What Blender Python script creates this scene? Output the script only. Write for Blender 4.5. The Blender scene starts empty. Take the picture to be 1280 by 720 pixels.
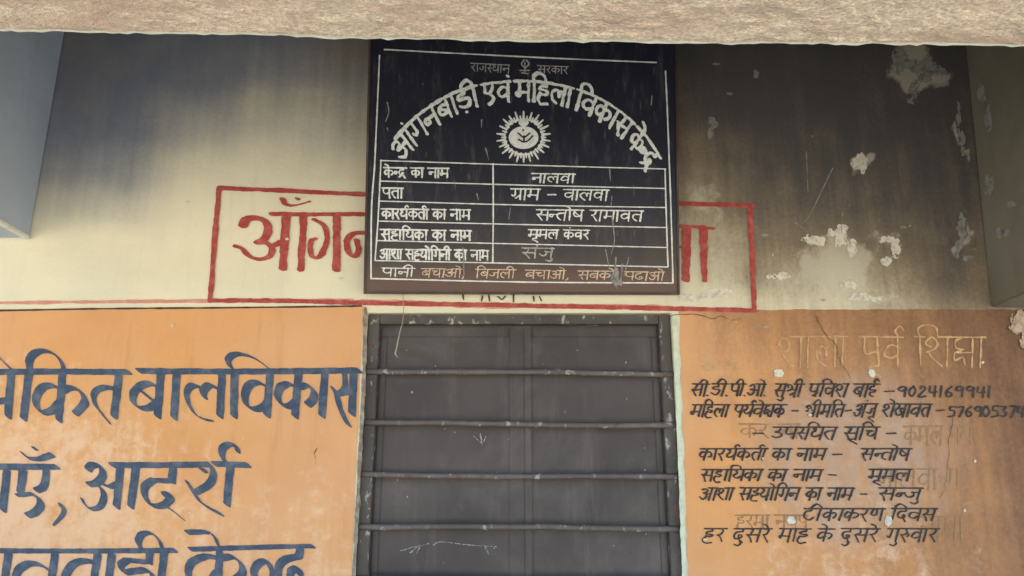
import bpy, bmesh, math, random
import numpy as np
from mathutils import Vector

S = bpy.context.scene
C = S.collection
rad = math.radians

# ------------------------------------------------------------------ camera, sky, sun, exposure
F, PITCH, CAMY, CAMZ = 1000.0, rad(15.6), -2.65, 1.46          # focal length in pixels of the 1280 px photograph
cam_d = bpy.data.cameras.new("camera"); cam = bpy.data.objects.new("camera", cam_d); C.objects.link(cam)
cam_d.sensor_width = 36.0; cam_d.lens = 36.0 * F / 1280.0
cam_d.clip_start = 0.05; cam_d.clip_end = 3000
cam.location = (0, CAMY, CAMZ); cam.rotation_euler = (rad(90) + PITCH, 0, 0)
S.camera = cam

SUN_EL, SUN_AZ = 64, 12          # the sun stands behind the building, so its front is in open shade
W = bpy.data.worlds.new("World"); S.world = W; W.use_nodes = True
wn = W.node_tree.nodes; wn.clear()
sky = wn.new("ShaderNodeTexSky"); sky.sky_type = 'NISHITA'; sky.sun_disc = False
sky.sun_elevation = rad(SUN_EL); sky.sun_rotation = rad(SUN_AZ); sky.dust_density = 2.0
bg = wn.new("ShaderNodeBackground"); bg.inputs[1].default_value = 0.11
wo = wn.new("ShaderNodeOutputWorld")
W.node_tree.links.new(sky.outputs[0], bg.inputs[0]); W.node_tree.links.new(bg.outputs[0], wo.inputs[0])
sl = bpy.data.lights.new("sun", 'SUN'); sl.energy = 4.0; sl.angle = rad(0.5); sl.color = (1, 0.95, 0.86)
so = bpy.data.objects.new("sun", sl); C.objects.link(so)
so.rotation_euler = (-rad(90 - SUN_EL), 0, -rad(SUN_AZ)); so.location = (1, 6, 8)
S.view_settings.view_transform = 'Standard'; S.view_settings.look = 'None'
S.view_settings.gamma = 1; S.view_settings.use_curve_mapping = False
S.view_settings.exposure = 2.4

# ------------------------------------------------------------------ helpers: pixels of the photograph <-> planes of the place
cP, sP = math.cos(PITCH), math.sin(PITCH)
def ray(px, py):
    u = (np.asarray(px, float) - 640) / F; v = (360 - np.asarray(py, float)) / F
    return u, cP - v * sP, sP + v * cP
class Plane:
    """a vertical or leaning plane given by a point and a normal"""
    def __init__(s, p, n): s.p = np.array(p, float); s.n = np.array(n, float) / np.linalg.norm(n)
    def at(s, px, py, off=0.0):
        dx, dy, dz = ray(px, py)
        o = np.array([0, CAMY, CAMZ]); p = s.p + s.n * off
        t = ((p - o) @ s.n) / (dx * s.n[0] + dy * s.n[1] + dz * s.n[2])
        return np.stack([dx * t, CAMY + dy * t, CAMZ + dz * t], -1)
WALL = Plane((0, 0, 0), (0, -1, 0))
def w2p(x, z, y=0.0):
    d = y - CAMY; h = z - CAMZ
    zc = d * cP + h * sP; v = (h * cP - d * sP) / zc
    return 640 + F * x / zc, 360 - F * v
def wx(px, py, y=0.0): return float(Plane((0, y, 0), (0, -1, 0)).at(px, py)[0])
def wz(px, py, y=0.0): return float(Plane((0, y, 0), (0, -1, 0)).at(px, py)[2])

_rs = np.random.RandomState(7)
_NT = _rs.rand(256, 256)
def vnoise(x, y, seed=0):
    x = np.asarray(x, float) + seed * 17.37; y = np.asarray(y, float) + seed * 9.71
    xi = np.floor(x).astype(int); yi = np.floor(y).astype(int); fx = x - xi; fy = y - yi
    fx = fx * fx * (3 - 2 * fx); fy = fy * fy * (3 - 2 * fy)
    g = lambda a, b: _NT[a % 256, b % 256]
    return (g(xi, yi) * (1 - fx) + g(xi + 1, yi) * fx) * (1 - fy) + (g(xi, yi + 1) * (1 - fx) + g(xi + 1, yi + 1) * fx) * fy
def fbm(x, y, seed=0, n=4):
    s, a, t = 0, 1.0, 0
    for k in range(n):
        s = s + a * vnoise(x * 2 ** k, y * 2 ** k, seed + k); t += a; a *= .5
    return s / t
def sstep(a, b, x):
    t = np.clip((x - a) / (b - a), 0, 1); return t * t * (3 - 2 * t)
def bilin(xs, ys, vals, X, Y):
    xs = np.array(xs, float); ys = np.array(ys, float); v = np.array(vals, float)
    X = np.clip(X, xs[0], xs[-1] - 1e-6); Y = np.clip(Y, ys[0], ys[-1] - 1e-6)
    i = np.clip(np.searchsorted(xs, X, 'right') - 1, 0, len(xs) - 2); j = np.clip(np.searchsorted(ys, Y, 'right') - 1, 0, len(ys) - 2)
    fx = (X - xs[i]) / (xs[i + 1] - xs[i]); fy = (Y - ys[j]) / (ys[j + 1] - ys[j])
    fx = fx * fx * (3 - 2 * fx); fy = fy * fy * (3 - 2 * fy)
    return (v[j, i] * (1 - fx) + v[j, i + 1] * fx) * (1 - fy) + (v[j + 1, i] * (1 - fx) + v[j + 1, i + 1] * fx) * fy

# ------------------------------------------------------------------ materials
def mat(name): 
    m = bpy.data.materials.new(name); m.use_nodes = True; nt = m.node_tree
    return m, nt, nt.nodes["Principled BSDF"]
def N(nt, t, **kw):
    n = nt.nodes.new(t)
    for k, v in kw.items(): setattr(n, k, v)
    return n
def noise(nt, scale, detail=6, rough=.6, vec=None, dist=0.0):
    n = N(nt, "ShaderNodeTexNoise"); n.inputs['Scale'].default_value = scale; n.inputs['Detail'].default_value = detail
    n.inputs['Roughness'].default_value = rough; n.inputs['Distortion'].default_value = dist
    if vec is not None: nt.links.new(vec, n.inputs['Vector'])
    return n.outputs['Fac']
def ramp(nt, fac, p0, p1):
    m = N(nt, "ShaderNodeMapRange"); m.interpolation_type = 'SMOOTHSTEP'
    nt.links.new(fac, m.inputs[0]); m.inputs[1].default_value = p0; m.inputs[2].default_value = p1
    return m.outputs[0]
def math_(nt, op, a, b, clamp=False):
    m = N(nt, "ShaderNodeMath", operation=op); m.use_clamp = clamp
    for i, x in enumerate((a, b)):
        if isinstance(x, (int, float)): m.inputs[i].default_value = x
        else: nt.links.new(x, m.inputs[i])
    return m.outputs[0]
def mix(nt, fac, a, b):
    m = N(nt, "ShaderNodeMix", data_type='RGBA')
    for s, x in ((m.inputs[0], fac), (m.inputs[6], a), (m.inputs[7], b)):
        if isinstance(x, (int, float)): s.default_value = x
        elif isinstance(x, tuple): s.default_value = (*x, 1)
        else: nt.links.new(x, s)
    return m.outputs[2]
def coords(nt, sx=1, sy=1, sz=1):
    g = N(nt, "ShaderNodeNewGeometry"); m = N(nt, "ShaderNodeMapping"); m.inputs['Scale'].default_value = (sx, sy, sz)
    nt.links.new(g.outputs['Position'], m.inputs['Vector']); return m.outputs[0]
def attr(nt, name):
    a = N(nt, "ShaderNodeAttribute"); a.attribute_name = name; return a.outputs['Fac']
def bump(nt, b, h, strength, dist=0.01):
    n = N(nt, "ShaderNodeBump"); n.inputs['Strength'].default_value = strength; n.inputs['Distance'].default_value = dist
    nt.links.new(h, n.inputs['Height']); nt.links.new(n.outputs[0], b.inputs['Normal'])

def plaster_material(name, c1, c2, dirt_dark, dirt_mid, streak=.3, chalk=(.43, .405, .315)):
    """painted lime plaster: two tones, a 'soot_shade' tone and a 'smear' stain stored on the mesh, roughened by noise"""
    m, nt, b = mat(name)
    P = coords(nt); PV = coords(nt, 1, 1, .12)
    big = noise(nt, 2.3, 5, .6, P); fine = noise(nt, 45, 6, .7, P); vs = noise(nt, 16, 5, .65, PV)
    c = mix(nt, ramp(nt, big, .35, .7), c1, c2)
    c = mix(nt, math_(nt, 'MULTIPLY', ramp(nt, noise(nt, 1.1, 4, .6, P, .3), .42, .66), .4), c, tuple(.80 * x + .20 * .62 for x in c1))
    c = mix(nt, math_(nt, 'MULTIPLY', ramp(nt, vs, .52, .8), streak), c, tuple(x * .55 for x in c1))
    c = mix(nt, math_(nt, 'MULTIPLY', ramp(nt, fine, .55, .75), .25), c, tuple(min(1, x * 1.25) for x in c1))
    so_, sm = attr(nt, 'soot_shade'), attr(nt, 'smear')
    mid = noise(nt, 7, 8, .66, coords(nt, 1, 1, .55), .15)
    j = math_(nt, 'MULTIPLY', math_(nt, 'SUBTRACT', mid, .5), .5)
    drip = math_(nt, 'MULTIPLY', math_(nt, 'SUBTRACT', noise(nt, 20, 5, .6, coords(nt, 1, 1, .06)), .5), .42)
    speck = math_(nt, 'MULTIPLY', math_(nt, 'SUBTRACT', noise(nt, 70, 5, .75, P), .5), .35)
    j = math_(nt, 'ADD', j, math_(nt, 'ADD', drip, speck))
    sf = math_(nt, 'ADD', so_, math_(nt, 'MULTIPLY', j, ramp(nt, so_, .02, .4)), True)
    shade_fac = attr(nt, 'blue_shade')  # upper-left shade painted into the wall colour as a blue-grey tint
    c = mix(nt, ramp(nt, math_(nt, 'ADD', shade_fac, math_(nt, 'MULTIPLY', math_(nt, 'MULTIPLY', j, .7), ramp(nt, shade_fac, .02, .3)), True), .0, .9), c, mix(nt, ramp(nt, mid, .4, .65), (.145, .175, .235), (.20, .23, .28)))
    c = mix(nt, ramp(nt, sf, .0, .68), c, mix(nt, ramp(nt, sf, .5, 1.0), dirt_mid, dirt_dark))
    pale = attr(nt, 'pale'); pf = math_(nt, 'ADD', pale, math_(nt, 'MULTIPLY', math_(nt, 'ADD', math_(nt, 'SUBTRACT', noise(nt, 16, 8, .75, P, .3), .5), drip), 1.5))
    c = mix(nt, math_(nt, 'MULTIPLY', math_(nt, 'MULTIPLY', ramp(nt, pf, .28, .75), ramp(nt, pale, .0, .12)), .75), c, chalk)
    c = mix(nt, math_(nt, 'MULTIPLY', sm, ramp(nt, noise(nt, 22, 6, .7, PV), .3, .62)), c, (.36, .275, .21))
    nt.links.new(c, b.inputs['Base Color']); b.inputs['Roughness'].default_value = .82
    b.inputs['Specular IOR Level'].default_value = .3
    h = math_(nt, 'ADD', math_(nt, 'MULTIPLY', noise(nt, 7, 4, .5, P), 1.2), math_(nt, 'MULTIPLY', noise(nt, 120, 5, .7, P), .25))
    bump(nt, b, h, .35, .012)
    return m
def paint_material(name, c, c2, rough=.6, scale=30, amt=.6):
    m, nt, b = mat(name); P = coords(nt)
    f = ramp(nt, noise(nt, scale, 6, .7, P), .4, .7)
    k = mix(nt, math_(nt, 'MULTIPLY', f, amt), c, c2)
    nt.links.new(k, b.inputs['Base Color']); b.inputs['Roughness'].default_value = rough
    b.inputs['Specular IOR Level'].default_value = .3
    return m
def solid(name, c, rough=.6): return paint_material(name, c, tuple(x * .6 for x in c), rough)

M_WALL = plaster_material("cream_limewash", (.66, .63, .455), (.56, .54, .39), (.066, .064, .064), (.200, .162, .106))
M_ORANGE = plaster_material("orange_wall_paint", (.60, .315, .125), (.53, .265, .10), (.075, .042, .025), (.23, .125, .066), .38, (.66, .47, .31))
M_NAVY = paint_material("navy_letter_paint", (.024, .048, .088), (.095, .125, .16), .55, 22, .9)
M_RED = paint_material("red_letter_paint", (.29, .042, .036), (.42, .11, .09), .6, 30, .9)
M_REDWASH = paint_material("thin_red_wash", (.50, .22, .16), (.58, .34, .24), .7, 25, .8)
M_BLACK = paint_material("black_brush_paint", (.016, .015, .018), (.07, .055, .045), .6, 60, .7)
M_DARKLINE = paint_material("dark_brown_line", (.05, .03, .03), (.12, .07, .05), .6, 30, .7)
M_FADED = paint_material("faded_yellow_paint", (.46, .31, .15), (.32, .19, .09), .7, 45, 1)
M_GHOST = paint_material("ghost_brown_paint", (.25, .15, .075), (.33, .19, .085), .7, 45, .9)
M_CHIP = paint_material("bare_lime_chip", (.58, .57, .47), (.32, .31, .25), .85, 70, 1)
M_CRACK = solid('crack_grime', (.10, .07, .05), .9)
M_SIGNBLACK = solid('sign_black_paint', (.012, .013, .018), .5)
M_CHIP2 = paint_material("broken_sandy_plaster", (.40, .32, .24), (.22, .165, .12), .9, 60, 1)
M_PATCH = paint_material("pale_scuffed_plaster", (.24, .24, .22), (.10, .10, .095), .85, 40, 1)
M_WHITE = paint_material("white_sign_paint", (.62, .66, .62), (.36, .40, .40), .5, 90, .8)
M_OLDWHITE = paint_material("worn_white_sign_paint", (.36, .36, .33), (.14, .13, .12), .6, 80, .9)
M_RUSTTEXT = paint_material("worn_ochre_sign_paint", (.54, .43, .30), (.30, .19, .12), .6, 80, .9)
M_JAMB = paint_material("grimy_jamb_paint", (.16, .13, .11), (.34, .32, .24), .7, 30, .9)
M_MINT = paint_material("pale_green_jamb_paint", (.52, .60, .46), (.36, .36, .26), .7, 22, .7)

# ------------------------------------------------------------------ objects
def lab(o, label=None, cat=None, group=None, kind=None):
    for k, v in (('label', label), ('category', cat), ('group', group), ('kind', kind)):
        if v: o[k] = v
    return o
def empty(name, loc):
    o = bpy.data.objects.new(name, None); C.objects.link(o); o.location = loc; o.empty_display_size = .1; return o
def link(name, me, m, parent):
    o = bpy.data.objects.new(name, me); C.objects.link(o)
    if m: me.materials.append(m)
    if parent:
        o.parent = parent
        p = parent; off = Vector()
        while p: off += p.location; p = p.parent
        o.location = -off
    return o
def bm_obj(name, bm, m, parent, bevel=0.0, smooth=False):
    if bevel: bmesh.ops.bevel(bm, geom=list(bm.edges), offset=bevel, segments=2, affect='EDGES', clamp_overlap=True)
    bmesh.ops.recalc_face_normals(bm, faces=bm.faces)
    me = bpy.data.meshes.new(name); bm.to_mesh(me); bm.free()
    if smooth:
        for p in me.polygons: p.use_smooth = True
    return link(name, me, m, parent)
def box(bm, x0, x1, y0, y1, z0, z1):
    vs = [bm.verts.new((x, y, z)) for x in (x0, x1) for y in (y0, y1) for z in (z0, z1)]
    for f in ((0, 1, 3, 2), (4, 6, 7, 5), (0, 4, 5, 1), (2, 3, 7, 6), (0, 2, 6, 4), (1, 5, 7, 3)): bm.faces.new([vs[i] for i in f])
    return vs
def tube(bm, pts, r, seg=8):
    rings = []
    pts = [Vector(p) for p in pts]
    for i, p in enumerate(pts):
        d = (pts[min(i + 1, len(pts) - 1)] - pts[max(i - 1, 0)]).normalized()
        a = d.cross(Vector((0, 1, 0.13))).normalized(); b = d.cross(a)
        rr = r[i] if isinstance(r, (list, tuple)) else r
        rings.append([bm.verts.new(p + a * rr * math.cos(k * math.tau / seg) + b * rr * math.sin(k * math.tau / seg)) for k in range(seg)])
    for A, B in zip(rings, rings[1:]):
        for k in range(seg): bm.faces.new((A[k], A[(k + 1) % seg], B[(k + 1) % seg], B[k]))
    bm.faces.new(rings[0][::-1]); bm.faces.new(rings[-1])

# ------------------------------------------------------------------ paint films: brush strokes swept by a broad nib, contoured into one clean sheet
CASES = {1: 'a ab da', 2: 'b bc ab', 3: 'a b bc da', 4: 'c cd bc', 5: 'a ab bc c cd da', 6: 'b c cd ab', 7: 'a b c cd da', 8: 'd da cd',
         9: 'a ab cd d', 10: 'b bc cd d da ab', 11: 'a b bc cd d', 12: 'c d da bc', 13: 'a ab bc c d', 14: 'b c d da ab', 15: 'a b c d'}
def contour(X, Y, f):
    ny, nx = f.shape; ins = f > 0
    cid = np.full(f.shape, -1); n = int(ins.sum()); cid[ins] = np.arange(n)
    px = [X[ins]]; py = [Y[ins]]
    hx = ins[:, :-1] != ins[:, 1:]; t = (f[:, :-1] / np.where(f[:, :-1] == f[:, 1:], 1, f[:, :-1] - f[:, 1:]))
    hid = np.full(hx.shape, -1); hid[hx] = n + np.arange(int(hx.sum())); n += int(hx.sum())
    px.append((X[:, :-1] + (X[:, 1:] - X[:, :-1]) * t)[hx]); py.append(Y[:, :-1][hx])
    vx = ins[:-1] != ins[1:]; t = (f[:-1] / np.where(f[:-1] == f[1:], 1, f[:-1] - f[1:]))
    vid = np.full(vx.shape, -1); vid[vx] = n + np.arange(int(vx.sum()))
    px.append(X[:-1][vx]); py.append((Y[:-1] + (Y[1:] - Y[:-1]) * t)[vx])
    key = {'a': cid[:-1, :-1], 'b': cid[:-1, 1:], 'c': cid[1:, 1:], 'd': cid[1:, :-1], 'ab': hid[:-1], 'cd': hid[1:], 'da': vid[:, :-1], 'bc': vid[:, 1:]}
    code = ins[:-1, :-1] * 1 + ins[:-1, 1:] * 2 + ins[1:, 1:] * 4 + ins[1:, :-1] * 8
    faces = []
    for c, s in CASES.items():
        m = code == c
        if m.any(): faces += np.stack([key[k][m] for k in reversed(s.split())], -1).tolist()
    return np.concatenate(px), np.concatenate(py), faces
def film(name, field, box_, step, plane, off, m, parent, attrs=None):
    """field(X, Y) > 0 is painted; box_ = x0, y0, x1, y1 in photograph pixels"""
    x0, y0, x1, y1 = box_
    X, Y = np.meshgrid(np.arange(x0, x1 + step, step), np.arange(y0, y1 + step, step))
    f = field(X, Y); f[0] = f[-1] = -1; f[:, 0] = f[:, -1] = -1
    px, py, faces = contour(X, Y, f)
    if not faces: return None
    me = bpy.data.meshes.new(name); me.from_pydata(plane.at(px, py, off).tolist(), [], faces)
    for k, fn in (attrs or {}).items():
        a = me.attributes.new(k, 'FLOAT', 'POINT'); a.data.foreach_set('value', np.asarray(fn(px, py), np.float32))
    return link(name, me, m, parent)
def smooth(pts, n=6):
    if len(pts) < 3: return pts
    p = [np.array(q, float) for q in pts]; p = [2 * p[0] - p[1]] + p + [2 * p[-1] - p[-2]]
    out = []
    for i in range(1, len(p) - 2):
        for k in range(n):
            t = k / n
            out.append(.5 * (2 * p[i] + (p[i + 1] - p[i - 1]) * t + (2 * p[i - 1] - 5 * p[i] + 4 * p[i + 1] - p[i + 2]) * t * t + (-p[i - 1] + 3 * p[i] - 3 * p[i + 1] + p[i + 2]) * t ** 3))
    out.append(p[-2]); return out
def nib_field(strokes, a, b, phi):
    """strokes: (points, size0, size1); the nib is an ellipse of half axes a, b turned by phi"""
    c, s = math.cos(rad(phi)), math.sin(rad(phi))
    def fld(X, Y):
        f = np.full(X.shape, -9.0); x0, y0 = X[0, 0], Y[0, 0]; st = X[0, 1] - X[0, 0]
        for pts, s0, s1 in strokes:
            q = smooth(pts); L = max(1, len(q) - 1); mg = a * max(s0, s1) * 1.3 + 2 * st
            for i in range(L):
                p0, p1 = q[i], q[i + 1] if len(q) > 1 else q[i]
                r0, r1 = s0 + (s1 - s0) * i / L, s0 + (s1 - s0) * (i + 1) / L
                i0 = max(0, int((min(p0[0], p1[0]) - mg - x0) / st)); i1 = int((max(p0[0], p1[0]) + mg - x0) / st) + 2
                j0 = max(0, int((min(p0[1], p1[1]) - mg - y0) / st)); j1 = int((max(p0[1], p1[1]) + mg - y0) / st) + 2
                if i1 <= 0 or j1 <= 0: continue
                xx, yy = X[j0:j1, i0:i1], Y[j0:j1, i0:i1]
                if not xx.size: continue
                tr = lambda x, y: ((x * c + y * s) / a, (-x * s + y * c) / b)
                ax, ay = tr(p0[0], p0[1]); bx_, by = tr(p1[0], p1[1]); gx, gy = tr(xx, yy)
                dx, dy = bx_ - ax, by - ay; d2 = dx * dx + dy * dy
                t = np.clip(((gx - ax) * dx + (gy - ay) * dy) / d2, 0, 1) if d2 > 1e-9 else 0 * gx
                d = np.sqrt((gx - ax - t * dx) ** 2 + (gy - ay - t * dy) ** 2)
                f[j0:j1, i0:i1] = np.maximum(f[j0:j1, i0:i1], (r0 + (r1 - r0) * t) - d)
        return f
    return fld
def strokes_film(name, strokes, a, b, phi, step, plane, off, m, parent, wear=.25, wscale=6.0, seed=1):
    st = [(s if isinstance(s, tuple) and not isinstance(s[0], (int, float)) and len(s) == 3 and isinstance(s[1], (int, float)) else (s, 1, 1)) for s in strokes]
    xs = [p[0] for s in st for p in s[0]]; ys = [p[1] for s in st for p in s[0]]
    k = a * 1.5 + 2
    base = nib_field(st, a, b, phi)
    f = lambda X, Y: base(X, Y) - wear * (fbm(X / wscale, Y / wscale, seed) - .42) * 1.6
    return film(name, f, (min(xs) - k, min(ys) - k, max(xs) + k, max(ys) + k), step, plane, off, m, parent)
def Z(ox, oy, s, pts): return [(ox + x / s, oy + y / s) for x, y in pts]

# ------------------------------------------------------------------ a brush alphabet: headline at y=0, foot at y=1; (width, anchor x, strokes, has headline)
def V(x): return [(x, 0), (x, 1)]
ra_ = [[(.10, 0), (.34, .03), (.38, .25), (.28, .42), (.10, .47)], [(.12, .47), (.30, .70), (.46, 1)]]
sa_ = [[(.10, 0), (.32, .05), (.33, .30), (.24, .45), (.08, .48)], [(.10, .48), (.28, .72), (.42, 1)], [(.28, .5), (.75, .47)]]
va_ = [[(.62, .38), (.38, .28), (.14, .40), (.12, .64), (.34, .75), (.62, .60)]]
pa_ = [[(.12, 0), (.10, .34), (.22, .55), (.40, .58), (.62, .48)]]
a_ = [[(.08, .17), (.24, .06), (.42, .15), (.40, .36), (.20, .44)], [(.20, .44), (.45, .55), (.45, .80), (.24, .92), (.04, .72)], [(.42, .50), (.74, .46)], V(.75)]
da_ = [[(.48, 0), (.47, .22)], [(.47, .22), (.18, .26), (.08, .50), (.22, .74), (.46, .70), (.48, .54), (.36, .52), (.44, .78), (.62, 1.05)]]
na_ = [[(.66, .44), (.28, .44)], [(.28, .44), (.10, .44), (.10, .64), (.26, .64), (.29, .44)]]
G = {
 'ka': (.95, .46, [V(.46), [(.46, .36), (.24, .28), (.08, .46), (.12, .68), (.30, .72), (.46, .55)], [(.46, .40), (.66, .30), (.84, .44), (.82, .66), (.68, .76)]], 1),
 'ga': (.78, .65, [[(.24, 0), (.27, .52), (.16, .68), (.06, .56)], V(.65)], 1),
 'ja': (.85, .70, [[(.70, .36), (.36, .36)], [(.40, .36), (.44, .62), (.28, .76), (.08, .60)], V(.70)], 1),
 'tta': (.78, .42, [[(.42, 0), (.41, .2)], [(.41, .2), (.14, .28), (.06, .55), (.20, .84), (.48, .90), (.68, .74)]], 1),
 'tth': (.78, .42, [[(.42, 0), (.41, .22)], [(.41, .22), (.12, .32), (.10, .72), (.40, .90), (.66, .68), (.60, .35), (.41, .22)]], 1),
 'dda': (.75, .45, [[(.45, 0), (.44, .2)], [(.44, .2), (.14, .22), (.12, .42), (.36, .44), (.62, .52), (.60, .78), (.38, .88), (.12, .74)]], 1),
 'rra': (.75, .45, [[(.45, 0), (.44, .2)], [(.44, .2), (.14, .22), (.12, .42), (.36, .44), (.62, .52), (.60, .78), (.38, .88), (.12, .74)], [(.34, 1.12), (.37, 1.13)]], 1),
 'ddh': (.75, .42, [[(.42, 0), (.41, .2)], [(.41, .2), (.10, .32), (.12, .74), (.40, .90), (.62, .68), (.46, .54), (.36, .70)]], 1),
 'ta': (.78, .64, [V(.64), [(.64, .34), (.28, .32), (.10, .50), (.20, .78), (.36, .98)]], 1),
 'da': (.70, .48, da_, 1), 'dra': (.78, .48, da_ + [[(.34, .76), (.10, 1.0)]], 1),
 'na': (.80, .66, na_ + [V(.66)], 1), 'hna': (.42, .40, [[(.46, .44), (.26, .44)], [(.26, .44), (.08, .44), (.08, .64), (.24, .64), (.27, .44)]], 1),
 'pa': (.76, .62, pa_ + [V(.62)], 1), 'pra': (.78, .62, pa_ + [V(.62), [(.60, .66), (.36, .90)]], 1),
 'ssa': (.76, .62, pa_ + [V(.62), [(.14, .16), (.60, .62)]], 1),
 'va': (.78, .62, va_ + [V(.62)], 1), 'ba': (.78, .62, va_ + [V(.62), [(.20, .36), (.54, .66)]], 1),
 'ma': (.85, .70, [[(.20, 0), (.20, .66), (.10, .74), (.06, .62), (.20, .58), (.70, .58)], V(.70)], 1),
 'ya': (.82, .66, [[(.08, .10), (.24, .14), (.24, .36), (.10, .48), (.20, .70), (.42, .74), (.66, .56)], V(.66)], 1),
 'ra': (.56, .30, ra_, 1), 'ru': (.66, .30, ra_ + [[(.36, .42), (.55, .34), (.58, .50), (.44, .58)]], 1),
 'la': (.92, .76, [[(.76, .44), (.60, .32), (.48, .42), (.50, .62)], [(.48, .46), (.32, .30), (.10, .44), (.14, .76), (.38, .94)], V(.76)], 1),
 'sha': (.92, .78, [[(.16, .32), (.05, .24), (.10, .08), (.28, .06), (.42, .22), (.34, .42), (.10, .52)], [(.10, .52), (.28, .74), (.54, .96)], V(.78)], 2),
 'shr': (.92, .74, [[(.16, .32), (.05, .24), (.10, .08), (.28, .06), (.42, .22), (.34, .42), (.10, .52)], [(.40, .45), (.72, .50)], [(.72, .62), (.40, .90)], V(.74)], 2),
 'hsh': (.46, .40, [[(.16, .22), (.10, .08), (.30, .04), (.42, .22), (.30, .44), (.10, .50)], [(.12, .50), (.28, .76), (.50, .98)]], 1),
 'sa': (.90, .75, sa_ + [V(.75)], 1), 'hsa': (.52, .46, sa_[:2] + [[(.28, .5), (.54, .48)]], 1),
 'tha': (.82, .66, [[(.16, .20), (.08, .08), (.26, .05), (.30, .30), (.12, .42), (.16, .68), (.40, .74), (.66, .56)], V(.66)], 1),
 'ha': (.70, .42, [[(.42, 0), (.42, .2)], [(.42, .2), (.18, .22), (.12, .36), (.34, .40), (.54, .46), (.50, .60), (.30, .62), (.18, .56)], [(.16, .60), (.08, .86), (.26, 1.10), (.58, 1.06)]], 1),
 'a': (.90, .75, a_, 2), 'e': (.74, .58, [[(.14, 0), (.12, .44)], [(.12, .46), (.30, .50), (.48, .40), (.56, .20), (.56, 0)], [(.30, .50), (.46, .60), (.56, .78), (.44, .94), (.28, 1.02)]], 1),
 'ca': (.80, .64, [V(.64), [(.06, .28), (.42, .26)], [(.40, .27), (.20, .40), (.20, .62), (.40, .70), (.64, .52)]], 1),
 'kha': (1.0, .84, [[(.10, 0), (.30, .05), (.30, .30), (.12, .44)], [(.12, .46), (.30, .78), (.52, .86), (.84, .70)], [(.84, .38), (.64, .30), (.50, .46), (.60, .64), (.84, .56)], V(.84)], 1),
 'nna': (.90, .74, [[(.14, 0), (.14, .42), (.26, .56), (.42, .46), (.43, 0)], V(.74)], 1),
 'I': (.80, .40, [[(.36, 0), (.36, .2)], [(.36, .2), (.12, .22), (.10, .40), (.38, .42), (.54, .52), (.46, .66), (.22, .64)], [(.22, .64), (.24, .88), (.50, 1.0)], [(.36, 0), (.30, -.22), (.46, -.36), (.60, -.22)]], 1),
 'u': (.70, .45, [[(.45, 0), (.42, .28), (.18, .40)], [(.18, .40), (.50, .46), (.56, .70), (.38, .90), (.10, .78)]], 1),
 'ksh': (.92, .76, [[(.34, .02), (.12, .18), (.14, .40), (.40, .40)], [(.36, .42), (.12, .52), (.16, .78), (.44, .72), (.52, .95)], [(.30, .56), (.76, .50)], V(.76)], 1),
 'gra': (.80, .65, [[(.24, 0), (.27, .52), (.16, .68), (.06, .56)], V(.65), [(.64, .62), (.34, .88)]], 1),
 'aa': (.32, .16, [V(.16)], 1), 'ii': (.36, .16, [V(.16), [(.16, 0), (.10, -.26), (-.12, -.38), (-.34, -.24), (-.38, 0)]], 1),
 'i': (.34, .16, [V(.16), [(.16, 0), (.10, -.24), (.34, -.42), (.66, -.28), (.78, 0)]], 1),
 'dash': (.75, .3, [[(.1, .5), (.62, .48)]], 0), 'dot': (.25, .1, [[(.1, .95), (.13, .97)]], 0), 'comma': (.3, .1, [[(.14, .88), (.14, 1.02), (.04, 1.16)]], 0), '|': (.45, 0, [], 0),
 '9': (.58, 0, [[(.48, .30), (.30, .12), (.10, .30), (.24, .50), (.46, .36), (.48, .2), (.46, .95)]], 0), '0': (.58, 0, [[(.28, .12), (.08, .45), (.24, .90), (.48, .55), (.28, .12)]], 0),
 '2': (.58, 0, [[(.10, .28), (.28, .12), (.44, .32), (.10, .92), (.50, .90)]], 0), '4': (.60, 0, [[(.14, .14), (.10, .56), (.50, .56)], [(.44, .14), (.42, .98)]], 0),
 '1': (.34, 0, [[(.18, .12), (.14, .96)]], 0), '6': (.56, 0, [[(.42, .12), (.12, .50), (.20, .92), (.44, .80), (.36, .54), (.14, .62)]], 0),
 '5': (.56, 0, [[(.46, .14), (.14, .14), (.12, .46), (.40, .48), (.42, .82), (.10, .92)]], 0), '7': (.54, 0, [[(.08, .16), (.46, .16), (.20, .96)]], 0),
 '3': (.56, 0, [[(.10, .18), (.40, .16), (.22, .46), (.46, .66), (.34, .92), (.08, .86)]], 0),
}
MARK = {'+e': [[(0, 0), (-.10, -.24), (-.36, -.36)]], '+o': [[(0, 0), (-.10, -.24), (-.36, -.36)]], '+u': [[(0, .98), (.08, 1.14), (-.06, 1.32), (-.26, 1.22)]],
        '+uu': [[(0, .98), (-.20, 1.0), (-.28, 1.12), (-.12, 1.2), (.16, 1.38)]], '+anu': [[(.02, -.26), (.05, -.25)]], '+reph': [[(0, 0), (-.14, -.18), (.02, -.36), (.16, -.24)]],
        '+au': [[(0, 0), (-.10, -.24), (-.36, -.36)]]}
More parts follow.
